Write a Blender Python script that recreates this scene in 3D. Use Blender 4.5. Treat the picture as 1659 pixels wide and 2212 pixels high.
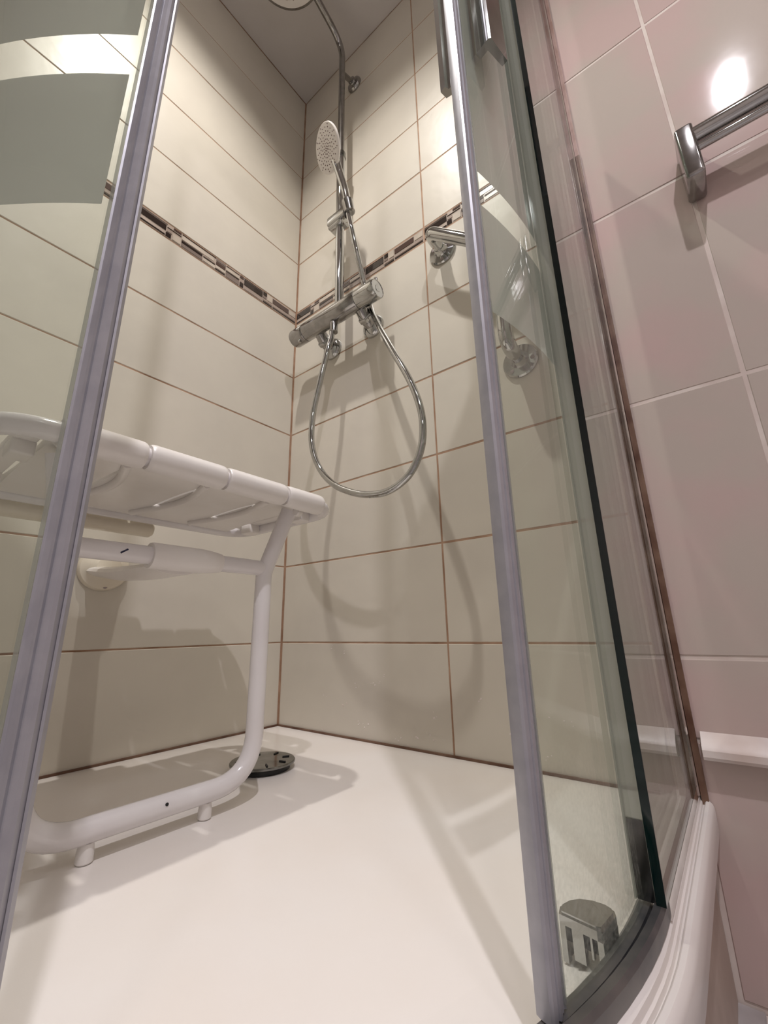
import bpy, bmesh, math, random
from mathutils import Vector, Matrix
random.seed(7)
S = bpy.context.scene
for o in list(bpy.data.objects): bpy.data.objects.remove(o)

# ------------------------------------------------------------------ camera
cam = bpy.data.objects.new('camera', bpy.data.cameras.new('camera'))
S.collection.objects.link(cam)
CF = Vector((-0.5910, 0.7560, 0.2811)).normalized()
CS = Vector((0.7840, 0.6204, -0.0182)); CS = (CS - CS.dot(CF)*CF).normalized()
CU = CS.cross(CF)
cam.matrix_world = Matrix(((CS.x, CU.x, -CF.x, 0.955), (CS.y, CU.y, -CF.y, -0.775), (CS.z, CU.z, -CF.z, 0.227), (0, 0, 0, 1)))
cam.data.sensor_fit = 'HORIZONTAL'; cam.data.sensor_width = 36
cam.data.lens = 928.76*36/1659
cam.data.shift_x = 0.00186; cam.data.shift_y = -0.01047
cam.data.clip_start = 0.01
S.camera = cam
# ------------------------------------------------------------------ world, exposure
w = bpy.data.worlds.new('world'); S.world = w; w.use_nodes = True
w.node_tree.nodes['Background'].inputs[0].default_value = (0.9, 0.85, 0.85, 1)
w.node_tree.nodes['Background'].inputs[1].default_value = 0.02
S.view_settings.view_transform = 'Standard'; S.view_settings.look = 'None'
S.view_settings.gamma = 1; S.view_settings.use_curve_mapping = False
S.view_settings.exposure = 0.04
# lamp settings (used by the lamp builder): position, colour, watts, cone
LAMPS = [((0.45, -0.59, 2.249), (1.0, 0.955, 0.90), 60, 130, .020,
          'round recessed ceiling spotlight above the shower tray'),
         ((1.33, -0.975, 2.249), (0.98, 0.945, 1.0), 72, 150, .020,
          'round recessed ceiling spotlight outside the shower, nearest the towel rail'),
         ((2.0, -1.15, 2.249), (1.0, 0.95, 0.99), 15, 165, .09,  # unseen fill lamp, added to raise the ambient light
          'added unseen fill lamp on the ceiling by the right wall, nearer the towel rail wall'),
         ((1.9, -2.05, 2.249), (1.0, 0.95, 0.99), 22, 165, .09,  # second added fill, out of view, softens contrast in the shower
          'added unseen fill lamp on the ceiling in the far corner of the room, diagonally opposite the shower')]

# ------------------------------------------------------------------ materials
def mat(name, col, rough=0.4, metal=0.0, noise=None, bump=None, spec=None, coat=0, rnd=0):
    m = bpy.data.materials.new(name); m.use_nodes = True
    nt = m.node_tree; b = nt.nodes['Principled BSDF']
    b.inputs['Base Color'].default_value = (*col, 1)
    b.inputs['Roughness'].default_value = rough; b.inputs['Metallic'].default_value = metal
    if spec is not None: b.inputs['Specular IOR Level'].default_value = spec
    if coat: b.inputs['Coat Weight'].default_value = coat; b.inputs['Coat Roughness'].default_value = 0.05
    geo = nt.nodes.new('ShaderNodeNewGeometry')
    if noise:
        col2, scale, lo, hi = noise
        n = nt.nodes.new('ShaderNodeTexNoise'); n.inputs['Scale'].default_value = scale; n.inputs['Detail'].default_value = 4
        nt.links.new(geo.outputs['Position'], n.inputs['Vector'])
        r = nt.nodes.new('ShaderNodeMapRange'); r.inputs[1].default_value = lo; r.inputs[2].default_value = hi
        nt.links.new(n.outputs[0], r.inputs[0])
        mx = nt.nodes.new('ShaderNodeMix'); mx.data_type = 'RGBA'
        mx.inputs[6].default_value = (*col, 1); mx.inputs[7].default_value = (*col2, 1)
        nt.links.new(r.outputs[0], mx.inputs[0]); out = mx.outputs[2]
        if rnd:
            oi = nt.nodes.new('ShaderNodeObjectInfo'); rr = nt.nodes.new('ShaderNodeMapRange')
            rr.inputs[3].default_value = 1-rnd; rr.inputs[4].default_value = 1+rnd
            nt.links.new(oi.outputs['Random'], rr.inputs[0])
            hs = nt.nodes.new('ShaderNodeHueSaturation'); nt.links.new(out, hs.inputs['Color']); nt.links.new(rr.outputs[0], hs.inputs['Value'])
            out = hs.outputs[0]
        nt.links.new(out, b.inputs['Base Color'])
    if bump:
        bs, strength, dist = bump
        n2 = nt.nodes.new('ShaderNodeTexNoise'); n2.inputs['Scale'].default_value = bs; n2.inputs['Detail'].default_value = 2
        nt.links.new(geo.outputs['Position'], n2.inputs['Vector'])
        bp = nt.nodes.new('ShaderNodeBump'); bp.inputs['Strength'].default_value = strength; bp.inputs['Distance'].default_value = dist
        nt.links.new(n2.outputs[0], bp.inputs['Height']); nt.links.new(bp.outputs[0], b.inputs['Normal'])
    return m

def srgb(r, g, b):
    f = lambda c: (c/255/12.92) if c/255 <= 0.04045 else ((c/255+0.055)/1.055)**2.4
    return (f(r), f(g), f(b))

M = {}
M['tile'] = mat('cream_tile', srgb(212, 205, 192), 0.36, noise=(srgb(206, 199, 187), 5, .35, .65), bump=(18, 0.3, 0.003), rnd=.012, spec=.24)
M['pink'] = mat('pink_marbled_tile', srgb(201, 177, 172), 0.07, noise=(srgb(194, 181, 172), 4.5, .42, .58), bump=(14, 0.12, 0.002), rnd=.01)
M['grout'] = mat('brown_stained_grout', srgb(184, 152, 128), 0.85, noise=(srgb(140, 106, 82), 16, .35, .7))
M['grout_pale'] = mat('pale_grout', srgb(226, 214, 206), 0.8, noise=(srgb(212, 196, 188), 14, .4, .6))
M['seal_brown'] = mat('aged_brown_sealant', srgb(122, 94, 76), 0.5, noise=(srgb(84, 52, 36), 22, .35, .65))
M['seal_pink'] = mat('clear_aged_sealant', srgb(188, 160, 150), 0.35, noise=(srgb(150, 118, 104), 18, .4, .7))
M['ceiling'] = mat('ceiling_paint', srgb(208, 202, 198), 0.7, bump=(180, 0.1, 0.001), noise=(srgb(202, 196, 191), 4, .4, .6))
M['plain_wall'] = mat('plain_pale_wall', srgb(222, 214, 210), 0.5, noise=(srgb(216, 208, 204), 2, .4, .6))
M['floor'] = mat('grey_floor_tile', srgb(196, 192, 192), 0.35, noise=(srgb(150, 142, 140), 6, .4, .6))
M['acrylic'] = mat('white_acrylic', srgb(240, 235, 231), 0.22, noise=(srgb(238, 231, 225), 5, .35, .65), bump=(60, 0.03, 0.001))
M['plinth'] = mat('beige_plinth', srgb(190, 172, 160), 0.5, noise=(srgb(176, 158, 146), 10, .4, .6), bump=(70, .15, .001))
M['white_trim'] = mat('white_trim_paint', srgb(226, 216, 212), 0.35, noise=(srgb(196, 170, 158), 9, .5, .8))
M['white_plastic'] = mat('white_plastic', srgb(233, 228, 224), 0.28, noise=(srgb(229, 223, 218), 12, .4, .6))
M['cream_plastic'] = mat('cream_plastic', srgb(226, 217, 200), 0.3, noise=(srgb(222, 212, 194), 12, .4, .6))
M['white_metal'] = mat('white_enamel_tube', srgb(228, 224, 224), 0.18, coat=.3, noise=(srgb(224, 219, 219), 10, .4, .6))
M['chrome'] = mat('chrome', (0.52, 0.52, 0.51), 0.05, 1.0, noise=((0.46, 0.46, 0.45), 30, .4, .6))
M['chrome_dull'] = mat('limescaled_chrome', (0.40, 0.39, 0.38), 0.13, 1.0, noise=((0.32, 0.31, 0.30), 60, .35, .65))
M['chrome_dark'] = mat('dark_chrome', (0.26, 0.26, 0.25), 0.12, 1.0, noise=((0.16, 0.16, 0.15), 40, .4, .6))
M['alu'] = mat('satin_aluminium', srgb(180, 180, 187), 0.36, 0.4, noise=(srgb(172, 172, 180), 60, .4, .6))
M['alu_dark'] = mat('grey_aluminium_track', srgb(128, 126, 124), 0.35, 0.7, noise=(srgb(92, 94, 98), 20, .4, .65))
M['polished'] = mat('polished_aluminium', (0.72, 0.69, 0.67), 0.12, 1.0, noise=((0.6, 0.57, 0.55), 24, .4, .6))
M['rubber'] = mat('black_rubber', (0.012, 0.012, 0.013), 0.5)
M['nozzle'] = mat('grey_nozzle', srgb(128, 108, 104), 0.5)
M['spray_face'] = mat('pale_spray_face', srgb(212, 206, 200), 0.35)
M['glass_edge'] = mat('green_glass_edge', (0.0008, 0.006, 0.006), 0.06, noise=((0.001, 0.012, 0.011), 3, .45, .6), spec=.6)
M['screw'] = mat('screw_steel', (0.35, 0.3, 0.3), 0.35, 1.0)
M['black_mark'] = mat('blue_black_mark', (0.01, 0.012, 0.05), 0.4)
for k, c, r in (('mosaic_black', srgb(48, 38, 34), .12), ('mosaic_brown', srgb(84, 66, 60), .14), ('mosaic_grey', srgb(134, 120, 112), .16),
                ('mosaic_taupe', srgb(168, 152, 142), .2), ('mosaic_cream', srgb(200, 188, 174), .22), ('border_base', srgb(186, 170, 158), .22)):
    M[k] = mat(k, c, r, noise=(tuple(x*.9 for x in c), 40, .4, .6))

def thin_glass(name, tint, r0, haze=0.0, haze_col=None, haze_noise=None):
    """clear pane: see-through with a physical (Schlick) mirror reflection; optional lime/etch haze"""
    m = bpy.data.materials.new(name); m.use_nodes = True; nt = m.node_tree; N = nt.nodes; L = nt.links
    N.clear()
    out = N.new('ShaderNodeOutputMaterial'); tr = N.new('ShaderNodeBsdfTransparent'); tr.inputs[0].default_value = (*tint, 1)
    gl = N.new('ShaderNodeBsdfGlossy'); gl.inputs['Roughness'].default_value = 0.015
    geo = N.new('ShaderNodeNewGeometry'); d = N.new('ShaderNodeVectorMath'); d.operation = 'DOT_PRODUCT'
    L.new(geo.outputs['Incoming'], d.inputs[0]); L.new(geo.outputs['Normal'], d.inputs[1])
    a = N.new('ShaderNodeMath'); a.operation = 'ABSOLUTE'; L.new(d.outputs['Value'], a.inputs[0])
    s = N.new('ShaderNodeMath'); s.operation = 'SUBTRACT'; s.inputs[0].default_value = 1; L.new(a.outputs[0], s.inputs[1])
    p = N.new('ShaderNodeMath'); p.operation = 'POWER'; p.inputs[1].default_value = 5; L.new(s.outputs[0], p.inputs[0])
    q = N.new('ShaderNodeMath'); q.operation = 'MULTIPLY_ADD'; q.inputs[1].default_value = 1-r0; q.inputs[2].default_value = r0; L.new(p.outputs[0], q.inputs[0])
    base = tr.outputs[0]
    if haze:
        df = N.new('ShaderNodeBsdfTranslucent'); df.inputs[0].default_value = (*haze_col, 1)
        d2 = N.new('ShaderNodeBsdfDiffuse'); d2.inputs[0].default_value = (*haze_col, 1)
        mm = N.new('ShaderNodeMixShader'); mm.inputs[0].default_value = 0.35; L.new(df.outputs[0], mm.inputs[1]); L.new(d2.outputs[0], mm.inputs[2])
        hx = N.new('ShaderNodeMixShader'); hx.inputs[0].default_value = haze; L.new(base, hx.inputs[1]); L.new(mm.outputs[0], hx.inputs[2])
        if haze_noise:
            n = N.new('ShaderNodeTexNoise'); n.inputs['Scale'].default_value = haze_noise; n.inputs['Detail'].default_value = 6
            L.new(geo.outputs['Position'], n.inputs['Vector'])
            sep = N.new('ShaderNodeSeparateXYZ'); L.new(geo.outputs['Position'], sep.inputs[0])
            h = N.new('ShaderNodeMapRange'); h.inputs[1].default_value = 0.02; h.inputs[2].default_value = 0.17; h.inputs[3].default_value = 1; h.inputs[4].default_value = 0
            L.new(sep.outputs[2], h.inputs[0])
            mr = N.new('ShaderNodeMapRange'); mr.inputs[1].default_value = .4; mr.inputs[2].default_value = .65; L.new(n.outputs[0], mr.inputs[0])
            k = N.new('ShaderNodeMath'); k.operation = 'MULTIPLY'; L.new(h.outputs[0], k.inputs[0]); L.new(mr.outputs[0], k.inputs[1])
            k2 = N.new('ShaderNodeMath'); k2.operation = 'MULTIPLY_ADD'; k2.inputs[1].default_value = haze; k2.inputs[2].default_value = 0.02; L.new(k.outputs[0], k2.inputs[0])
            L.new(k2.outputs[0], hx.inputs[0])
        base = hx.outputs[0]
    mx = N.new('ShaderNodeMixShader'); L.new(q.outputs[0], mx.inputs[0]); L.new(base, mx.inputs[1]); L.new(gl.outputs[0], mx.inputs[2])
    L.new(mx.outputs[0], out.inputs[0])
    return m
M['glass'] = thin_glass('clear_safety_glass', (0.955, 0.975, 0.955), 0.03, 0.17, (0.72, 0.75, 0.70), 320)
M['glass_fixed'] = thin_glass('clear_safety_glass_fixed', (0.95, 0.975, 0.955), 0.045)
M['frost'] = thin_glass('satin_frosted_film', (0.86, 0.9, 0.87), 0.03, 0.93, (0.79, 0.80, 0.77))
M['pvc'] = thin_glass('clear_pvc_seal', (0.88, 0.9, 0.88), 0.06, 0.35, (0.7, 0.72, 0.68))
def emit(name, col, s):
    m = bpy.data.materials.new(name); m.use_nodes = True; nt = m.node_tree; nt.nodes.clear()
    e = nt.nodes.new('ShaderNodeEmission'); e.inputs[0].default_value = (*col, 1); e.inputs[1].default_value = s
    nt.links.new(e.outputs[0], nt.nodes.new('ShaderNodeOutputMaterial').inputs[0]); return m

# ------------------------------------------------------------------ mesh helpers
def link(o, parent=None):
    S.collection.objects.link(o)
    if parent is not None: o.parent = parent
    return o
def mesh_obj(name, verts, faces, m, parent=None, smooth=False, sharp=None):
    me = bpy.data.meshes.new(name); me.from_pydata([tuple(v) for v in verts], [], faces); me.validate(); me.update()
    bm = bmesh.new(); bm.from_mesh(me); bmesh.ops.recalc_face_normals(bm, faces=bm.faces); bm.to_mesh(me); bm.free()
    if m is not None:
        for k in (m if isinstance(m, (list, tuple)) else [m]): me.materials.append(k)
    if smooth: me.shade_smooth()
    o = bpy.data.objects.new(name, me); link(o, parent)
    if sharp is not None: me.set_sharp_from_angle(angle=math.radians(sharp))
    return o
class MB:
    def __init__(s): s.v = []; s.f = []
    def add(s, v, f):
        n = len(s.v); s.v += [Vector(x) for x in v]; s.f += [tuple(i+n for i in g) for g in f]; return s
    def box(s, a, b, c=0.0):
        x0, y0, z0 = a; x1, y1, z1 = b
        if c <= 0:
            return s.add([(x0,y0,z0),(x1,y0,z0),(x1,y1,z0),(x0,y1,z0),(x0,y0,z1),(x1,y0,z1),(x1,y1,z1),(x0,y1,z1)],
                         [(0,3,2,1),(4,5,6,7),(0,1,5,4),(1,2,6,5),(2,3,7,6),(3,0,4,7)])
        bm = bmesh.new(); bmesh.ops.create_cube(bm, size=1)
        for v in bm.verts: v.co = Vector(((x0+x1)/2+v.co.x*(x1-x0), (y0+y1)/2+v.co.y*(y1-y0), (z0+z1)/2+v.co.z*(z1-z0)))
        bmesh.ops.bevel(bm, geom=bm.edges[:], offset=c, segments=3, affect='EDGES', profile=.5)
        bm.verts.index_update(); s.add([v.co.copy() for v in bm.verts], [tuple(v.index for v in f.verts) for f in bm.faces]); bm.free(); return s
    def tube(s, path, r, n=16, cap=True, closed=False):
        P = [Vector(p) for p in path]; k = len(P); rr = r if isinstance(r, (list, tuple)) else [r]*k
        T = []
        for i in range(k):
            a = P[(i-1) % k] if closed else P[max(i-1, 0)]; b = P[(i+1) % k] if closed else P[min(i+1, k-1)]
            T.append((b-a).normalized())
        nrm = T[0].orthogonal().normalized(); v = []
        for i in range(k):
            nrm = (nrm - nrm.dot(T[i])*T[i]).normalized(); bi = T[i].cross(nrm)
            for j in range(n):
                a = 2*math.pi*j/n; v.append(P[i]+(nrm*math.cos(a)+bi*math.sin(a))*rr[i])
        f = []
        off = 0
        if closed:   # best matching offset
            d = [(v[(k-1)*n]-v[j]).length for j in range(n)]; off = d.index(min(d))
        for i in range(k if closed else k-1):
            i2 = (i+1) % k; o2 = off if (closed and i == k-1) else 0
            for j in range(n):
                f.append((i*n+j, i*n+(j+1) % n, i2*n+(j+1+o2) % n, i2*n+(j+o2) % n))
        if cap and not closed: f.append(tuple(range(n))[::-1]); f.append(tuple((k-1)*n+j for j in range(n)))
        return s.add(v, f)
    def lathe(s, c, axis, prof, n=32):
        """prof: list of (radius, height) along axis"""
        A = Vector(axis).normalized(); X = A.orthogonal().normalized(); Y = A.cross(X); C = Vector(c); v = []; f = []
        for r, h in prof:
            for j in range(n):
                a = 2*math.pi*j/n; v.append(C+A*h+(X*math.cos(a)+Y*math.sin(a))*max(r, 1e-5))
        for i in range(len(prof)-1):
            for j in range(n): f.append((i*n+j, i*n+(j+1) % n, (i+1)*n+(j+1) % n, (i+1)*n+j))
        f.append(tuple(range(n))[::-1]); f.append(tuple((len(prof)-1)*n+j for j in range(n)))
        return s.add(v, f)
    def sweep(s, path, sec, closed_sec=True):
        """sweep section [(across, z)] along a horizontal path [(x,y)]; across is to the right-hand normal"""
        k = len(path); v = []; f = []; n = len(sec)
        for i in range(k):
            a = Vector(path[max(i-1, 0)]).to_2d(); b = Vector(path[min(i+1, k-1)]).to_2d(); t = (b-a).normalized(); nr = Vector((t.y, -t.x))
            for q, z in sec: v.append(Vector((path[i][0]+nr.x*q, path[i][1]+nr.y*q, z)))
        for i in range(k-1):
            for j in range(n): f.append((i*n+j, i*n+(j+1) % n, (i+1)*n+(j+1) % n, (i+1)*n+j))
        f.append(tuple(range(n))[::-1]); f.append(tuple((k-1)*n+j for j in range(n)))
        return s.add(v, f)
    def prism(s, poly, z0, z1):
        n = len(poly); v = [(x, y, z0) for x, y in poly]+[(x, y, z1) for x, y in poly]
        return s.add(v, [tuple(range(n))[::-1], tuple(range(n, 2*n))]+[(i, (i+1) % n, n+(i+1) % n, n+i) for i in range(n)])
    def xform(s, fn): s.v = [fn(v) for v in s.v]; return s
    def build(s, name, m, parent=None, smooth=True, sharp=35): return mesh_obj(name, s.v, s.f, m, parent, smooth, sharp if smooth else None)

def fillet(pts, r, seg=8):
    """rounded polyline; r one radius or a list for the inner points"""
    P = [Vector(p) for p in pts]; out = [P[0]]
    for i in range(1, len(P)-1):
        ri = r[i-1] if isinstance(r, (list, tuple)) else r
        a = (P[i-1]-P[i]); b = (P[i+1]-P[i]); la, lb = a.length, b.length; a.normalize(); b.normalize()
        ang = a.angle(b); d = min(ri/max(math.tan(ang/2), 1e-4), la*.49, lb*.49)
        p0 = P[i]+a*d; p1 = P[i]+b*d
        for t in range(seg+1):
            u = t/seg; out.append((1-u)**2*p0+2*u*(1-u)*P[i]+u*u*p1)
    out.append(P[-1]); return out
def catmull(pts, n=10):
    P = [Vector(p) for p in pts]; P = [P[0]*2-P[1]]+P+[P[-1]*2-P[-2]]; out = []
    for i in range(1, len(P)-2):
        for t in range(n):
            u = t/n; p0, p1, p2, p3 = P[i-1:i+3]
            out.append(.5*((2*p1)+(-p0+p2)*u+(2*p0-5*p1+4*p2-p3)*u*u+(-p0+3*p1-3*p2+p3)*u**3))
    out.append(P[-2]); return out
def thing(name, loc, label, cat, group=None):
    o = bpy.data.objects.new(name, None); o.location = loc; o.empty_display_size = .05; link(o)
    o['label'] = label; o['category'] = cat
    if group: o['group'] = group
    return o
def under(parent, o):
    """parent o (built in world coordinates) below an Empty without moving it"""
    o.parent = parent; o.matrix_parent_inverse = Matrix.Translation(-Vector(parent.location)); return o
def part(parent, mb, name, m, **k):
    o = mb.build(name, m, None, **k)
    if parent.type == 'EMPTY': under(parent, o)
    else: o.parent = parent; o.matrix_parent_inverse = parent.matrix_world.inverted() if parent.parent is None else Matrix()
    return o
def sub(parentmesh, mb, name, m, **k):
    """sub-part: mesh parents sit at the world origin in their own frame, so plain parenting keeps place"""
    o = mb.build(name, m, None, **k); o.parent = parentmesh; return o
def struct(o): o['kind'] = 'structure'; return o

# ------------------------------------------------------------------ room shell
FZ, CZ, XR, YF = -0.205, 2.25, 2.3, -2.5
ZB0, ZB1 = 1.2, 1.247                       # mosaic border
wl = struct(MB().box((-0.1, YF-.1, FZ-.05), (-0.0012, 0.1, CZ+.1)).build('wall_left', M['grout'], smooth=False))
wb = struct(MB().box((-0.0012, 0.0010, FZ-.05), (XR+.1, 0.1, CZ+.1)).build('wall_back', M['grout_pale'], smooth=False))
struct(MB().box((XR, YF-.1, FZ-.05), (XR+.1, 0.0, CZ+.1)).build('wall_right', M['plain_wall'], smooth=False))
struct(MB().box((0, YF-.1, FZ-.05), (XR, YF, CZ+.1)).build('wall_front', M['plain_wall'], smooth=False))
struct(MB().box((0, YF, CZ), (XR, 0, CZ+.1)).build('ceiling', M['ceiling'], smooth=False))
fl = struct(MB().box((0, YF, FZ-.05), (XR, 0, FZ-.004)).build('floor', M['grout_pale'], smooth=False))
# brown grout bed of the shower part of the back wall
gb = MB().box((-0.0012, 0.0007, -.05), (0.874, 0.0020, CZ)).build('grout_bed', M['grout'], smooth=False); gb.parent = wb; gb['label'] = 'brown stained grout'

tile_cache = {}
def tile_mesh(wd, ht, m, th=0.008, ch=0.0012):
    key = (round(wd, 4), round(ht, 4), m.name)
    if key in tile_cache: return tile_cache[key]
    a, b = wd/2, ht/2; c = ch
    v = [(-a,0,-b),(a,0,-b),(a,0,b),(-a,0,b), (-a,-th+c,-b),(a,-th+c,-b),(a,-th+c,b),(-a,-th+c,b), (-a+c,-th,-b+c),(a-c,-th,-b+c),(a-c,-th,b-c),(-a+c,-th,b-c)]
    f = [(0,3,2,1)]
    for i in range(4):
        j = (i+1) % 4; f += [(i, j, 4+j, 4+i), (4+i, 4+j, 8+j, 8+i)]
    f.append((8, 9, 10, 11))
    me = bpy.data.meshes.new('tile'); me.from_pydata(v, [], f); me.update()
    bm = bmesh.new(); bm.from_mesh(me); bmesh.ops.recalc_face_normals(bm, faces=bm.faces); bm.to_mesh(me); bm.free()
    me.materials.append(m); tile_cache[key] = me; return me
def put_tile(parent, wall, u0, u1, z0, z1, m, gap=0.003, name='tile'):
    """wall 'B': u is x on the plane y=0 (front -y); wall 'L': u is -y on the plane x=0 (front +x); 'F' floor"""
    g = gap/2; me = tile_mesh(u1-u0-gap, z1-z0-gap, m); o = bpy.data.objects.new(name, me)
    cu, cz = (u0+u1)/2, (z0+z1)/2; j = random.uniform(-.0004, .0004)
    if wall == 'B': o.location = (cu, 0.008+j, cz)
    elif wall == 'L': o.location = (-0.008+j, -cu, cz); o.rotation_euler = (0, 0, math.pi/2)
    else: o.location = (cu, cz, FZ-.008); o.rotation_euler = (-math.pi/2, 0, 0)
    link(o, parent); return o
rows = [(k*.2, (k+1)*.2) for k in range(6)]+[(ZB1+k*.2, min(ZB1+(k+1)*.2, CZ)) for k in range(6)]
rows = [r for r in rows if r[1]-r[0] > .01]
rows[0] = (0.001, .2)
for z0, z1 in rows:
    for u0, u1 in ((0.0015, .5), (.5, 1.0), (1.0, 1.5), (1.5, 2.0), (2.0, 2.5)): put_tile(wl, 'L', u0, u1, z0, z1, M['tile'])
    for u0, u1 in ((0.0015, .505), (.505, .8745)): put_tile(wb, 'B', u0, u1, z0, z1, M['tile'])
for u0, u1 in ((1.0, 1.5), (1.5, 2.0), (2.0, 2.5)): put_tile(wl, 'L', u0, u1, FZ, 0, M['tile'])
xs = [0.8765, 1.035, 1.285, 1.535, 1.785, 2.035, 2.285]
zs = [-.205, .075, .182, .583, .981, 1.38, 1.78, 2.18, 2.25]
for i in range(len(xs)-1):
    for j in range(len(zs)-1): put_tile(wb, 'B', xs[i], xs[i+1], zs[j], zs[j+1], M['pink'], gap=.005)
for i in range(8):
    for j in range(8): put_tile(fl, 'F', i*.3, min(XR, (i+1)*.3), -(j+1)*.3, -j*.3, M['floor'], gap=.004)

# mosaic border tiles: piece list (u0,u1,v0,v1,colour) over one 50 cm tile, read left to right
BORD = [(.003,.135,.42,.80,'black'),(.003,.133,.05,.13,'black'),(.003,.14,.88,.94,'grey'),(.134,.163,.05,.34,'black'),
 (.138,.166,.42,.62,'taupe'),(.138,.214,.69,.73,'black'),(.17,.213,.84,.96,'brown'),(.168,.213,.08,.52,'cream'),(.216,.335,.32,.48,'black'),
 (.216,.335,.05,.28,'grey'),(.216,.40,.56,.84,'cream'),(.216,.414,.91,.95,'black'),(.338,.411,.08,.30,'cream'),(.338,.411,.34,.38,'black'),
 (.338,.411,.44,.52,'taupe'),(.414,.474,.46,.68,'brown'),(.414,.474,.76,.95,'grey'),(.411,.474,.07,.13,'black'),(.414,.474,.2,.40,'cream'),
 (.477,.565,.05,.38,'grey'),(.477,.565,.45,.50,'black'),(.477,.565,.56,.80,'cream'),(.477,.565,.87,.91,'brown'),(.568,.594,.05,.36,'black'),
 (.568,.594,.72,.95,'brown'),(.568,.594,.42,.66,'taupe'),(.597,.730,.38,.82,'black'),(.597,.730,.05,.30,'taupe'),(.597,.730,.89,.93,'brown'),
 (.733,.762,.66,.95,'black'),(.733,.802,.05,.13,'black'),(.765,.802,.42,.92,'cream'),(.733,.802,.21,.34,'taupe'),(.733,.76,.42,.58,'grey'),
 (.806,.934,.48,.86,'brown'),(.806,.99,.07,.13,'black'),(.806,.99,.2,.40,'taupe'),(.937,.99,.5,.9,'cream')]
def border(parent, wall, u0, length, cut=1.0):
    o = put_tile(parent, wall, u0+(0.0015 if u0 == 0 else 0), u0+length*cut, ZB0, ZB1, M['border_base'], name='border_tile')
    o['label'] = 'taupe border tile with dark glass mosaic bars'
    H = ZB1-ZB0-.004
    for a, b, c, d, mk in BORD:
        if a >= cut-.01: continue
        b = min(b, cut-.006)
        x0, x1 = (a-.5*cut)*length+.001, (b-.5*cut)*length-.0002
        p = MB().box((x0, -.0092, (c-.5)*H), (x1, -.0078, (d-.5)*H)).build('mosaic_piece', M['mosaic_'+mk], smooth=False); p.parent = o
    return o
for u in (0, .5, 1.0): border(wl, 'L', u, .5)
border(wb, 'B', 0, .505); border(wb, 'B', .505, .505, cut=.73)

# white trim strip along the foot of the back wall, outside the shower
tr = MB().sweep([(XR-.01, -.0005), (.8895, -.0005)], [(0, .052), (-.018, .056), (-.02, .060), (-.02, .068), (-.017, .073), (0, .087)])
struct(tr.build('trim_1', M['white_trim'], smooth=True, sharp=25))

SPLASH = [(0.344, 0.13), (0.325, 0.115), (0.312, 0.121), (0.271, 0.033), (0.291, 0.03), (0.221, 0.182), (0.467, 0.067), (0.165, 0.01), (0.191, 0.187), (0.428, 0.018), (0.405, 0.005), (0.568, 0.103), (0.682, 0.087), (0.265, 0.109), (0.23, 0.069), (0.166, 0.083), (0.377, 0.016), (0.455, 0.029), (0.614, 0.048), (0.654, 0.046), (0.779, 0.125), (0.718, 0.08), (0.682, 0.023)]
# tiny dried limescale splashes on the lowest tiles
rl = random.Random(11); lm = MB()
for cx, cz in SPLASH:
    for k in range(3):
        r = rl.uniform(.0008, .0019); x = cx+rl.uniform(-.008, .008); z = cz+rl.uniform(-.006, .006)
        lm.lathe((x, -.0001, max(z, .006)), (0,-1,0), [(r,0),(r*.8,r*.35),(r*.2,r*.5)], 7)
lo = lm.build('limescale_splashes', M['white_trim']); lo['kind'] = 'stuff'; lo.parent = wb

# ------------------------------------------------------------------ shower tray and plinth
TR, TX = .55, .889
def outline(d, n=36, corner=0.0015):
    X = TX-d; c = TX-TR; r = TR-d; p = [(X, -corner)]
    for i in range(n+1):
        a = -math.pi/2*i/n; p.append((c+r*math.cos(a), -c+r*math.sin(a)))
    p.append((corner, -X)); return p
tb = MB().prism([(.0015, -.0015)]+outline(.09), -.034, 0.0)
tb.sweep(outline(0), [(.003,-.034),(0,-.030),(0,-.004),(.0012,.0005),(.004,.0036),(.0075,.0040),(.0092,.0026),(.0098,-.0005),(.0116,-.0006),(.0120,.0030),(.0135,.0040),(.0140,.0085),(.017,.0108),(.038,.0112),(.042,.0098),(.048,.0050),(.058,.0016),(.098,.0002),(.098,-.033)])
tray = tb.build('shower_tray', M['acrylic'], smooth=True, sharp=40)
tray['label'] = 'white quadrant shower tray with a low curved rim'; tray['category'] = 'shower tray'
s1 = MB().box((.002, -.0045, .0002), (.83, -.0005, .004)).box((.0005, -.82, .0002), (.0045, -.002, .004)); sub(tray, s1, 'sealant', M['seal_brown'], smooth=False)
pl = MB().prism([(.0015,-.0015)]+outline(.016), FZ, -.0345).build('trim_2', M['plinth'], smooth=True, sharp=40); struct(pl)

dc = thing('drain_cover', (.265, -.245, .0), 'round dark chrome drain cover on the tray floor behind the seat leg', 'drain cover')
part(dc, MB().lathe((.265, -.245, .0003), (0,0,1), [(.047, 0), (.047, .008)]), 'drain_body', M['rubber'])
part(dc, MB().lathe((.265, -.245, .0085), (0,0,1), [(.053, 0), (.0555, .0015), (.0555, .004), (.054, .0055), (.0, .0062)], 48), 'cover_disc', M['chrome_dark'])
for k in range(8):
    nb = MB().box((.034,-.00125,.0142), (.046, .00125, .0158))
    a = k*math.pi/4+.3; c, s_ = math.cos(a), math.sin(a)
    nb.xform(lambda v: Vector((.265+v.x*c-v.y*s_, -.245+v.x*s_+v.y*c, v.z)))
    part(dc, nb, 'slot', M['rubber'], smooth=False)

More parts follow.
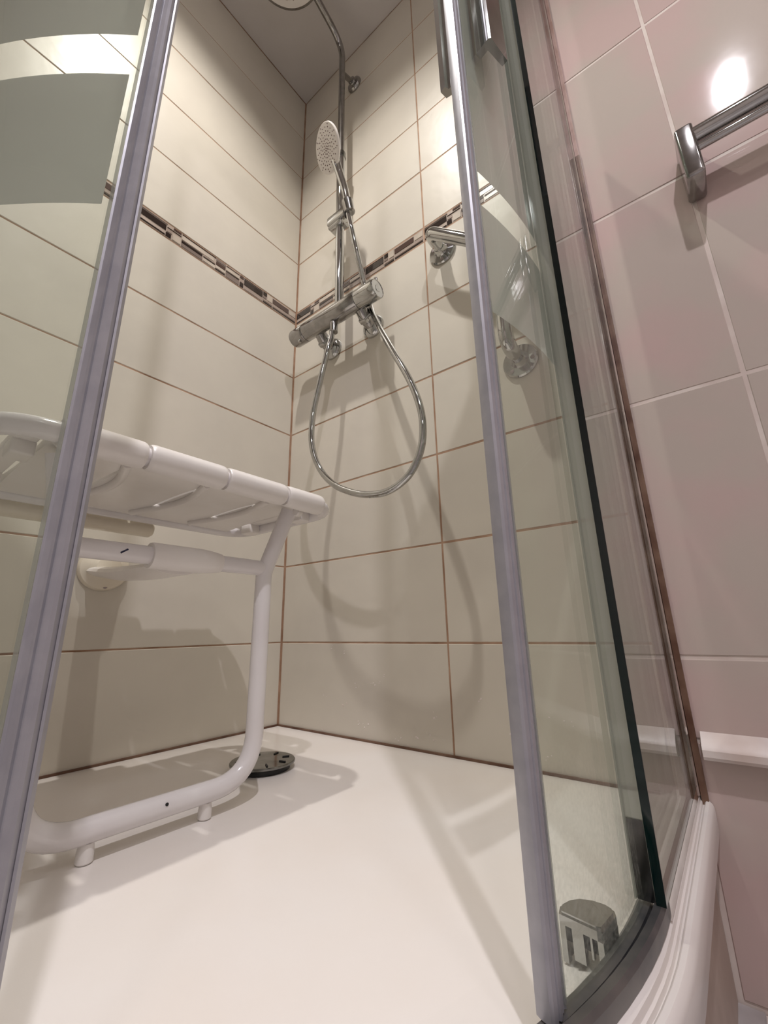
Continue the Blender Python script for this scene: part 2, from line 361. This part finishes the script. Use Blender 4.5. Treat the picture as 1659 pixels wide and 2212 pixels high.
# ------------------------------------------------------------------ shower seat
st = thing('shower_chair', (.375, -.48, 0), 'white slatted fold-down shower chair with tubular support leg on the left wall', 'shower chair')
ZS = .432
X0, X1, Y0, Y1 = .15, .437, -.715, -.250
loop = fillet([((X0+X1)/2, Y0, ZS), (X0, Y0, ZS), (X0, Y1, ZS), (X1, Y1, ZS), (X1, Y0, ZS), ((X0+X1)/2-.001, Y0, ZS)], .06, 10)
part(st, MB().tube(loop, .0115, 18), 'seat_frame', M['white_metal'])
# four slats wrapped round the front and back tubes, with a dished underside
ys = [-.662, -.573, -.468, -.364, -.286]
def slat(y0, y1, endcut=False):
    g = .0022; y0 += g; y1 -= g; sec = []
    # closed section in (x,z): front roll, top skin, back roll, underside skin
    R = .0168
    for i in range(15):
        a = math.radians(-128+ i*(228/14)); sec.append((X1+R*math.cos(a), ZS+R*math.sin(a)))
    for i in range(1, 8): t = i/8; sec.append((X1-t*(X1-X0), ZS+.0165-.010*math.sin(math.pi*t)))
    sec += [(X0+.004, ZS+.0158), (X0-.006, ZS+.0150), (X0-.0125, ZS+.0105), (X0-.0150, ZS+.004), (X0-.0128, ZS+.003), (X0-.0098, ZS+.0085), (X0-.001, ZS+.0126), (X0+.0080, ZS+.0092), (X0+.0122, ZS+.002), (X0+.0135, ZS-.0035)]
    for i in range(1, 11): t = i/10; sec.append((X0+.016+t*(X1-X0-.040), ZS-.0030+.0050*math.sin(math.pi*t)))
    prof = [(y0, .9), (y0+.002, .97), (y0+.006, 1), (y1-.006, 1), (y1-.002, .97), (y1, .9)]
    mb = MB(); n = len(sec); v = []; f = []
    cx, cz = (X0+X1)/2, ZS
    for y, k in prof:
        for x, z in sec:
            # shrink rolls slightly at the ends
            ax = X1 if x > cx else X0
            if abs(x-ax) < .02: v.append((ax+(x-ax)*k, y, ZS+(z-ZS)*k))
            else: v.append((x, y, z))
    for i in range(len(prof)-1):
        for j in range(n): f.append((i*n+j, i*n+(j+1) % n, (i+1)*n+(j+1) % n, (i+1)*n+j))
    f.append(tuple(range(n))[::-1]); f.append(tuple((len(prof)-1)*n+j for j in range(n)))
    mb.add(v, f); return mb
for a, b in zip(ys[:-1], ys[1:]):
    sl = part(st, slat(a, b), 'slat', M['white_plastic'])
# wavy ribs beneath the slat joints
for yb in ys[1:-1]:
    pts = []
    for i in range(13):
        t = i/12; x = X1-.03-t*(X1-X0-.06); y = yb+.022*math.sin(t*math.pi*1.15-.35)-.012*t; pts.append((x, y, ZS-.0040+.0050*math.sin(math.pi*(x-X0)/(X1-X0))))
    part(st, MB().tube([(a_, b_, c_-.0012) for a_, b_, c_ in pts], .0058, 12), 'rib', M['white_plastic'])
# end pieces of the seat, hooked round the corners with a slot
for yc, sgn in ((ys[0], -1), (ys[-1], 1)):
    ya, yb_ = yc+sgn*.003, yc+sgn*.026
    sec = [(X1-.045, -.004), (X1-.045, .011), (X0+.045, .011), (X0+.045, -.004)]
    mb = MB().box((X0+.03, min(ya, yb_), ZS+.002), (X1-.03, max(ya, yb_), ZS+.012), .003)
    for xx in (X0+.07, X1-.07): mb.box((xx-.016, min(ya, yb_)-.0, ZS-.0145), (xx+.016, max(ya, yb_), ZS+.004), .003)
    part(st, mb, 'end_piece', M['white_plastic'])
# hinge roll on the back tube
part(st, MB().lathe((X0-.028, -.66, ZS-.016), (0,1,0), [(.011,0),(.0145,.004),(.0145,.235),(.011,.24)], 24), 'hinge_roll', M['cream_plastic'])
# U-shaped leg
XL = .378
lg = fillet([(XL+.022, -.322, ZS-.010), (XL, -.349, .318), (XL, -.349, .030), (XL, -.622, .030), (XL, -.622, .318), (XL+.022, -.648, ZS-.010)], [.05, .062, .062, .05], 12)
part(st, MB().tube(lg, .0128, 20), 'leg_frame', M['white_metal'])
part(st, MB().tube([(XL, -.622, .325), (XL, -.349, .325)], .0118, 20), 'crossbar', M['white_metal'])
for yy in (-.552, -.418):
    part(st, MB().lathe((XL, yy, .0004), (0,0,1), [(.0070,0),(.0084,.0015),(.0084,.010),(.0072,.0185)], 20), 'foot', M['white_plastic'])
# sleeve and arm to the wall plate
slv = part(st, MB().lathe((XL, -.528, .325), (0,1,0), [(.0165,0),(.0172,.002),(.0172,.070),(.0160,.084),(.0135,.100)], 28), 'sleeve', M['white_plastic'])
arm = MB()
N = 10; v = []; f = []
for i in range(N+1):
    t = i/N; x = .012+t*(XL-.012); yc = -.462-.028*t; z = .345-.032*t-.006*math.sin(math.pi*t); wd = .020+.014*t; h = .009+.003*math.sin(math.pi*t)
    for k in range(12):
        a = 2*math.pi*k/12; v.append((x, yc+wd*math.cos(a), z+h*math.sin(a)))
for i in range(N):
    for k in range(12): f.append((i*12+k, i*12+(k+1) % 12, (i+1)*12+(k+1) % 12, (i+1)*12+k))
f += [tuple(range(12))[::-1], tuple(N*12+k for k in range(12))]
part(st, MB().add(v, f), 'wall_arm', M['white_plastic'])
wp = MB().lathe((.0008, -.449, .352), (1,0,0), [(.046,0),(.046,.004),(.043,.009),(.034,.013),(.028,.022),(.022,.030),(.010,.032)], 40)
wp.xform(lambda v: Vector((v.x, -.449+(v.y+.449)*1.0, .352+(v.z-.352)*.92)))
wpo = part(st, wp, 'wall_plate', M['cream_plastic'])
for dy, dz in ((.004, -.034), (-.030, .018), (.030, .018)):
    sub(wpo, MB().lathe((.0090, -.449+dy, .352+dz), (1,0,0), [(.0048,0),(.0048,.0022),(.002,.0026)], 16), 'screw', M['screw'])
# ends of the frame bolts and small dark holes
for c, ax in (((XL+.034, -.3085, ZS-.012), (.3,-1,-.2)),):
    part(st, MB().lathe(c, ax, [(.006,0),(.007,.003),(.007,.012),(.005,.014)], 16), 'bolt', M['white_plastic'])
part(st, MB().tube([(XL+.0108, -.5665, .3222), (XL+.0108, -.5585, .3275)], .0014, 8), 'ink_mark', M['black_mark'])
for c in ((XL+.0118, -.4755, .0345),):
    part(st, MB().lathe(c, (1,0,.25), [(.0018,0),(.0018,.0012)], 12), 'drain_hole', M['rubber'])

# ------------------------------------------------------------------ shower column (mixer, riser pipe, rain head)
PX, PY = .262, -.066
sc = thing('shower_column', (PX, PY, 1.05), 'chrome thermostatic shower column with riser pipe and round rain head on the back wall', 'shower mixer')
VZ = 1.060; VY = -.072
R = .0255
part(sc, MB().lathe((.137, VY, VZ), (1,0,0), [(.0245,0),(R,.002),(R,.198),(.0245,.200)], 40), 'mixer_body', M['chrome_dull'])
kl = part(sc, MB().lathe((.083, VY, VZ), (1,0,0), [(.017,0),(.0235,.003),(R,.008),(R,.0515),(.0245,.053)], 40), 'temperature_knob', M['chrome_dull'])
sub(kl, MB().box((.087, VY-.006, VZ+.020), (.103, VY+.010, VZ+.033), .002), 'stop_button', M['chrome_dull'])
sub(kl, MB().box((.117, VY-.014, VZ-.031), (.124, VY-.006, VZ-.022), .001), 'index_tab', M['chrome'])
kr = part(sc, MB().lathe((.338, VY, VZ), (1,0,0), [(.0245,0),(R,.002),(R,.061),(.0250,.064),(.0235,.0655),(.0225,.0640),(.009,.0640),(.008,.0650),(.005,.0650)], 40), 'flow_knob', M['chrome'])
sub(kr, MB().box((.383, VY-.004, VZ+.021), (.402, VY+.004, VZ+.036), .002), 'grip_tab', M['chrome_dull'])
for ux in (.176, .331):
    part(sc, MB().lathe((ux, -.0008, 1.024), (0,-1,0), [(.0335,0),(.0335,.003),(.032,.008),(.027,.013),(.021,.017),(.017,.019)], 40), 'wall_flange', M['chrome'])
    part(sc, MB().tube([(ux, -.014, 1.024), (ux, -.036, 1.032), (ux, -.054, 1.048)], [.0175, .0185, .0165], 24), 'inlet_union', M['chrome_dull'])
    part(sc, MB().lathe((ux, -.030, 1.030), (0,-.95,.34), [(.0205,0),(.021,.001),(.021,.012),(.0205,.013)], 6), 'union_nut', M['chrome'])
zt = 2.188
part(sc, MB().tube([(PX, PY, VZ+.020), (PX, PY, 1.655)], .0128, 24), 'lower_pipe', M['chrome'])
part(sc, MB().lathe((PX, PY, 1.640), (0,0,1), [(.0128,0),(.0152,.003),(.0152,.020),(.0118,.024)], 28), 'pipe_collar', M['chrome_dark'])
up = fillet([(PX, PY, 1.655), (PX, PY, zt-.01), (PX+.022, -.334, zt+.020), (PX+.026, -.337, 2.15)], [.075, .03], 14)
part(sc, MB().tube(up, .0105, 24), 'upper_pipe', M['chrome_dull'])
wbk = part(sc, MB().tube([(PX+.001, PY, 2.035), (PX+.001, -.012, 2.062)], .0085, 20), 'bracket_arm', M['chrome_dull'])
part(sc, MB().lathe((PX+.001, -.0008, 2.064), (0,-1,0), [(.0275,0),(.0275,.006),(.024,.011),(.0145,.014),(.0125,.022)], 36), 'bracket_flange', M['chrome_dull'])
HX, HY, HZ = PX+.026, -.337, 2.124
part(sc, MB().lathe((HX, HY, HZ), (0,0,1), [(.112,0),(.116,.002),(.116,.008),(.110,.012),(.035,.016),(.016,.022),(.014,.034)], 64), 'rain_head', M['chrome_dull'])
part(sc, MB().lathe((HX, HY, HZ+.0008), (0,0,-1), [(.110,0),(.109,.0012),(.0,.0014)], 64), 'spray_plate', M['spray_face'])
nz = MB()
for ring, cnt in ((.012, 5), (.03, 10), (.05, 16), (.07, 22), (.09, 28)):
    for k in range(cnt):
        a = 2*math.pi*k/cnt+ring*9; nz.lathe((HX+ring*math.cos(a), HY+ring*math.sin(a), HZ-.0005), (0,0,-1), [(.0024,0),(.0016,.0022)], 6)
n_ = part(sc, nz, 'nozzles', M['nozzle']); n_['kind'] = 'stuff'
# slider with cradle
SZ = 1.385
sld = MB().box((PX-.032, PY-.026, SZ-.014), (PX+.062, PY-.006, SZ+.014), .005)
sld.box((PX-.034, PY-.020, SZ-.020), (PX+.022, PY+.016, SZ+.016), .006)
part(sc, sld, 'slider', M['chrome'])
part(sc, MB().lathe((PX, PY, SZ-.0195), (0,0,1), [(.0150,0),(.0150,.034)], 24), 'slider_sleeve', M['rubber'])
CP = Vector((.326, -.098, 1.362))
cdir = Vector((-.10, -.20, 1)).normalized()
part(sc, MB().lathe(CP-cdir*.016, cdir, [(.0125,0),(.0150,.001),(.0168,.036),(.0150,.038)], 28), 'cradle', M['chrome_dull'])
part(sc, MB().tube([(PX+.04, PY-.013, SZ-.004), CP+Vector((0,.012,.0))], .010, 16), 'cradle_neck', M['chrome'])

# hand shower held in the cradle
hs = thing('hand_shower', tuple(CP), 'chrome hand shower with a white round spray face, clipped to the riser slider', 'hand shower')
HN = Vector((-.36, -.82, -.44)).normalized()
HC = Vector((.289, -.152, 1.562))
DN = (Vector((0,0,-1)) - Vector((0,0,-1)).dot(HN)*HN).normalized()
RB = HC+DN*.060-HN*.008
hpth = catmull([CP-cdir*.020, CP+cdir*.02, CP.lerp(RB, .45)+Vector((.001,.004,0)), CP.lerp(RB, .8)+Vector((.0,.002,0)), RB, HC+DN*.030-HN*.013, HC+DN*.012-HN*.016], 6)
part(hs, MB().tube(hpth, [.0100+.0025*min(1, i/len(hpth)*1.3) for i in range(len(hpth))], 24), 'handle', M['chrome'])
part(hs, MB().lathe(HC-HN*.016, HN, [(.02,0),(.046,.003),(.0595,.009),(.0612,.013),(.0605,.0155)], 64), 'head_shell', M['white_plastic'])
part(hs, MB().lathe(HC-HN*.0006, HN, [(.0600,0),(.0588,.0012),(.0,.0016)], 64), 'spray_plate', M['spray_face'])
nz = MB(); A = HN.orthogonal().normalized(); B = HN.cross(A)
for ring, cnt in ((.0001,1),(.006,6),(.013,11),(.021,16),(.030,18),(.039,22),(.048,22),(.0545,9)):
    for k in range(cnt):
        a = 2*math.pi*k/cnt+ring*70; nz.lathe(HC+HN*.0009+A*ring*math.cos(a)+B*ring*math.sin(a), HN, [(.0017,0),(.0012,.0013)], 6)
n_ = part(hs, nz, 'nozzles', M['nozzle']); n_['kind'] = 'stuff'

# hose
hp = [(0.3231, -0.098, 1.3479), (0.3317, -0.092, 1.2856), (0.3362, -0.078, 1.222), (0.3335, -0.058, 1.1796), (0.3311, -0.04, 1.1368), (0.3388, -0.034, 1.0934), (0.3544, -0.038, 1.0414), (0.3791, -0.052, 0.9874), (0.4103, -0.07, 0.9286), (0.4606, -0.092, 0.8338), (0.5123, -0.108, 0.7329), (0.5398, -0.115, 0.6546), (0.5452, -0.118, 0.5958), (0.5344, -0.12, 0.5492), (0.5055, -0.12, 0.5132), (0.4592, -0.12, 0.4947), (0.4108, -0.12, 0.4971), (0.3589, -0.12, 0.5133), (0.3025, -0.12, 0.5452), (0.2538, -0.118, 0.5973), (0.2212, -0.114, 0.6676), (0.2148, -0.108, 0.7478), (0.2261, -0.102, 0.8257), (0.2437, -0.092, 0.927), (0.2477, -0.08, 0.9823), (0.2446, -0.074, 1.014)]
ho = thing('shower_hose', (.25, -.074, 1.01), 'silver flexible shower hose hanging in a long loop below the mixer', 'hose')
part(ho, MB().tube(catmull(hp, 12), .0075, 16), 'hose_sleeve', M['chrome'])
part(ho, MB().lathe((.2495, -.0735, 1.003), (0,0,1), [(.0098,0),(.0112,.001),(.0118,.026),(.0105,.033)], 24), 'hose_nut', M['chrome_dull'])
part(ho, MB().lathe(Vector(hp[0])-Vector((.003,-.002,.010)), (-.12,-.1,1), [(.0082,0),(.0105,.010),(.0105,.018)], 20), 'hose_cone', M['rubber'])
dr = MB()
rnd = random.Random(3)
for k in range(26):
    i = rnd.randint(12, 21); p = Vector(hp[i]).lerp(Vector(hp[i+1]), rnd.random()); r = rnd.uniform(.0008, .0017)
    dr.lathe(p+Vector((rnd.uniform(-.004,.004), rnd.uniform(-.004, .0), -.0072)), (0,0,-1), [(r*.5,-r),(r,0),(r*.8,r*.8),(r*.2,r*1.3)], 6)
d_ = part(ho, dr, 'water_drops', M['chrome']); d_['kind'] = 'stuff'

# ------------------------------------------------------------------ grab bar
gbx = thing('grab_bar', (.556, 0, 1.13), 'chrome slanted grab bar screwed to the shower tiles right of the mixer', 'grab bar')
GA, GB = Vector((.556, 0, 1.132)), Vector((.713, 0, .746))
o1 = Vector((0, -.072, 0))
part(gbx, MB().tube(fillet([GA+Vector((0,-.006,0)), GA+o1, Vector((.713, 0, .985))+o1, GB+o1, GB+Vector((0,-.006,0))], [.036, .08, .036], 12), .0142, 28), 'bar', M['chrome'])
for G in (GA, GB):
    fo = part(gbx, MB().lathe(G+Vector((0,-.0008,0)), (0,-1,0), [(.0365,0),(.0365,.003),(.034,.006),(.0185,.0075),(.0165,.012),(.0145,.020)], 44), 'wall_flange', M['chrome'])
    for k in range(3):
        a = math.radians(90+120*k+(60 if G is GA else 20)); sub(fo, MB().lathe(G+Vector((.0265*math.cos(a), -.0065, .0265*math.sin(a))), (0,-1,0), [(.0045,0),(.0045,.0016),(.0018,.0018)], 14), 'screw', M['screw'])

# ------------------------------------------------------------------ towel rail outside the shower
tw = thing('towel_rail', (1.04, 0, .97), 'chrome towel rail on the pinkish tiles right of the shower', 'towel rail')
for hx in (1.041, 1.60):
    hb = MB().box((hx-.013, -.062, .913), (hx+.013, -.0008, 1.018), .005)
    part(tw, hb, 'end_bracket', M['chrome_dull'])
part(tw, MB().tube([(1.045, -.048, .998), (1.598, -.048, .998)], .0135, 24), 'rail', M['chrome'])
part(tw, MB().tube([(1.045, -.046, .9745), (1.598, -.046, .9745)], .0062, 16), 'lower_rail', M['chrome'])

# ------------------------------------------------------------------ enclosure: frame, fixed panes, sliding doors
GX = .872; CR = .325; ZR = .0112; ZTOP = 1.93
def track(d, a0=0, a1=90, n=40, straight0=None, straight1=None):
    """plan path of the quadrant at distance d inside x=GX; angles in degrees from the x axis"""
    r = GX-CR-d; p = []
    if straight0 is not None: p.append((GX-d, straight0))
    for i in range(n+1):
        a = -math.radians(a0+(a1-a0)*i/n); p.append((CR+r*math.cos(a), -CR+r*math.sin(a)))
    if straight1 is not None: p.append((straight1, -(GX-d)))
    return p
en = thing('shower_enclosure', (GX, -GX, ZR), 'quadrant shower enclosure frame with fixed glass side panes and curved rails', 'shower enclosure')
# curved bottom rail in the opening and thin channel under the panes
part(en, MB().sweep(track(0, -0, 90), [(-.002, ZR), (.020, ZR), (.020, ZR+.006), (.017, ZR+.009), (.009, ZR+.009), (.008, ZR+.006), (.006, ZR+.006), (.005, ZR+.013), (.000, ZR+.013), (-.002, ZR+.010)]), 'bottom_rail', M['alu_dark'], smooth=True, sharp=30)
for pth in ([(GX-.0, -.002), (GX-.0, -.326)], [(.326, -GX), (.002, -GX)]):
    part(en, MB().sweep(pth, [(-.0032, ZR), (.0060, ZR), (.0045, ZR+.012), (-.0032, ZR+.012)]), 'pane_channel', M['polished'], smooth=False)
part(en, MB().sweep(track(0, 0, 90, 40, -.002, .002), [(-.012, ZTOP), (.030, ZTOP), (.030, ZTOP+.03), (.024, ZTOP+.036), (-.008, ZTOP+.036), (-.012, ZTOP+.03)]), 'top_rail', M['alu'])
for flip in (0, 1):
    T = (lambda v: v) if not flip else (lambda v: Vector((-v.y, -v.x, v.z)))
    sec = [(GX-.017,-.0008),(GX+.0045,-.0008),(GX+.0045,-.012),(GX+.003,-.0145),(GX-.002,-.0145),(GX-.0035,-.012),(GX-.0045,-.0145),(GX-.0060,-.024),(GX-.0085,-.0255),(GX-.0145,-.0255),(GX-.017,-.0235)]
    part(en, MB().prism(sec, ZR, ZTOP).xform(T), 'wall_profile', M['polished'], smooth=True, sharp=20)
    part(en, MB().box((GX-.003, -.338, ZR+.0125), (GX+.003, -.012, ZTOP)).xform(T), 'fixed_pane', M['glass_fixed'], smooth=False)
    part(en, MB().box((GX-.0034, -.3392, ZR+.013), (GX+.0034, -.338, ZTOP)).xform(T), 'pane_edge', M['glass_edge'], smooth=False)
    part(en, MB().box((GX-.018, -.3345, ZR+.012), (GX-.0035, -.3325, ZTOP)).box((GX-.0185, -.337, ZR+.012), (GX-.0172, -.329, ZTOP)).xform(T), 'seal_strip', M['pvc'], smooth=False)
    part(en, MB().box((GX-.0165, -.3355, ZR+.012), (GX-.0045, -.3322, ZR+.066)).xform(T), 'seal_block', M['chrome_dark'], smooth=False)
    part(en, MB().box((GX+.0048, -.005, ZR-.02), (GX+.0125, -.0006, 1.16)).xform(T), 'sealant', M['seal_brown'], smooth=False)
    part(en, MB().box((GX+.0048, -.004, 1.16), (GX+.0115, -.0006, ZTOP)).xform(T), 'sealant', M['seal_pink'], smooth=False)

DR = .532      # radius of the sliding doors
def dpt(a, r=DR):   # plan point on the door track; a in degrees, a<0 runs on along the straight
    if a >= 0: t = -math.radians(a); return (CR+r*math.cos(t), -CR+r*math.sin(t))
    return (CR+r, -CR-math.radians(a)*DR)
def dpath(a0, a1, r, n=34): return [dpt(a0+(a1-a0)*i/n, r) for i in range(n+1)]
def slab(a0, a1, r0, r1, z0, z1):
    return MB().sweep(dpath(a0, a1, (r0+r1)/2), [(-(r1-r0)/2, z0), ((r1-r0)/2, z0), ((r1-r0)/2, z1), (-(r1-r0)/2, z1)])
FROST = [(.50, .625), (.67, 1.25)]
def door(label, lead, tail, sgn):
    """lead/tail in degrees; sgn=+1 when the handle edge is at the larger angle"""
    x, y = dpt(lead); t = thing('shower_door', (x, y, ZR+.02), label, 'shower door', 'curved sliding doors of the shower')
    z0, z1 = ZR+.012, ZTOP-.004
    g = part(t, slab(lead-sgn*1.2, tail, DR-.003, DR+.003, z0, z1), 'glass_panel', M['glass'], smooth=True, sharp=30)
    for a, b in FROST: sub(g, slab(lead-sgn*2.0, tail, DR-.0036, DR-.0032, a, b), 'frosted_band', M['frost'], smooth=True, sharp=30)
    # aluminium edge profile: section in (arc mm toward the opening, radial)
    sec = [(-.013,-.0048),(-.011,-.0062),(-.004,-.0066),(-.002,-.0105),(.009,-.0110),(.0115,-.0085),(.0125,-.003),(.0125,.003),(.0115,.0085),(.009,.0110),(.0045,.0112),(.0035,.0092),(.0020,.0092),(.0010,.0112),(-.002,.0105),(-.004,.0066),(-.0085,.0062),(-.0095,.0042),(-.011,.0042),(-.013,.0055)]
    poly = []
    for s_, n in sec:
        a = lead+sgn*math.degrees(s_*(.68 if sgn > 0 else .56)/DR); poly.append(dpt(a, DR+n*.56) )
    part(t, MB().prism(poly, z0-.002, z1), 'edge_profile', M['alu'], smooth=True, sharp=22)
    # soft seal lip behind the profile
    poly = [dpt(lead-sgn*math.degrees(.0096/DR), DR+n) for n in (-.0034, .0034)]+[dpt(lead-sgn*math.degrees(.0074/DR), DR+n) for n in (.0035, -.0035)]
    part(t, MB().prism(poly, z0, z1), 'seal_strip', M['pvc'], smooth=False)
    # magnetic strip on the nose
    poly = [dpt(lead+sgn*math.degrees(.0072/DR), DR+n) for n in (-.0020, .0020)]+[dpt(lead+sgn*math.degrees(.0084/DR), DR+n) for n in (.0016, -.0016)]
    part(t, MB().prism(poly, z0, z1), 'magnet_strip', M['alu'], smooth=False)
    # handle: L-shaped chrome grip outside and inside
    ah = lead-sgn*3.8
    def fr(s_, n): return dpt(ah-sgn*math.degrees(s_/DR), DR+n)
    for sec in ([(-.004,.0034),(.004,.0034),(.004,.0135),(.028,.0155),(.028,.0225),(-.002,.0225),(-.004,.020)],
                [(-.004,-.0036),(.004,-.0036),(.004,-.040),(.001,-.047),(-.010,-.047),(-.010,-.040),(-.004,-.0385)]):
        part(t, MB().prism([fr(a, n) for a, n in sec], .852, 1.08), 'handle', M['chrome'], smooth=True, sharp=30)
    # bottom guide
    ag = (lead-sgn*9.0)
    def g3(s_, n): return dpt(ag-sgn*math.degrees(s_/DR), DR+n)
    def blk(s0, s1, n0, n1, za, zb): return MB().prism([g3(s0,n0), g3(s0,n1), g3(s1,n1), g3(s1,n0)], za, zb)
    cap = [g3(-.013,-.034), g3(-.013,-.0075), g3(-.011,-.0042), g3(.013,-.0038), g3(.018,-.0065), g3(.020,-.012), g3(.019,-.021), g3(.014,-.030), g3(.006,-.035), g3(-.004,-.037)]
    c0 = g3(.002, -.019)
    gm = MB().prism(cap, .0245, .0300)
    gm.prism([(c0[0]+(x_-c0[0])*.9, c0[1]+(y_-c0[1])*.9) for x_, y_ in cap], .0300, .0318)
    for s0, s1, n0, n1, zl in ((-.013,-.008,-.034,-.0300,.003), (-.013,-.008,-.0255,-.0175,.007), (-.013,-.010,-.0130,-.0115,.0125), (-.013,.014,-.0080,-.0040,.0125), (-.008,.014,-.034,-.0320,.003)):
        gm.add(*(lambda m_: (m_.v, m_.f))(blk(s0, s1, n0, n1, zl, .0245)))
    go = part(t, gm, 'door_guide', M['chrome'], smooth=False)
    sub(go, blk(-.006, .012, -.0315, -.0085, .0126, .0244), 'guide_gap_shade', M['rubber'], smooth=False)  # black block added as the shade in the gaps between guide legs
    return t
door('curved glass sliding door slid open on the right, aluminium edge standing on the tray rim', 16.6, -26, 1)
door('curved glass sliding door closed on the left, in front of the shower chair', 45.9, 89, -1)

# ------------------------------------------------------------------ ceiling spotlights and the two added fill lamps
for (px, py, pz), col, watt, cone, soft, lab in LAMPS:
    t = thing('ceiling_spotlight', (px, py, pz), lab, 'ceiling light', 'recessed ceiling spotlights')
    part(t, MB().lathe((px, py, 2.2495), (0,0,-1), [(.052,0),(.052,.002),(.046,.005),(.036,.0045),(.036,.002)], 40), 'trim_ring', M['chrome_dull'])
    part(t, MB().lathe((px, py, 2.2492), (0,0,-1), [(.035,0),(.034,.003),(.0,.0035)], 32), 'lens', emit('lamp_lens', col, 25))
    ld = bpy.data.lights.new('spot_lamp', 'SPOT'); ld.color = col; ld.energy = watt; ld.spot_size = math.radians(cone); ld.spot_blend = 1.0
    ld.shadow_soft_size = soft
    lo = bpy.data.objects.new('spot_lamp', ld); lo.location = (px, py, 2.230); link(lo); under(t, lo)
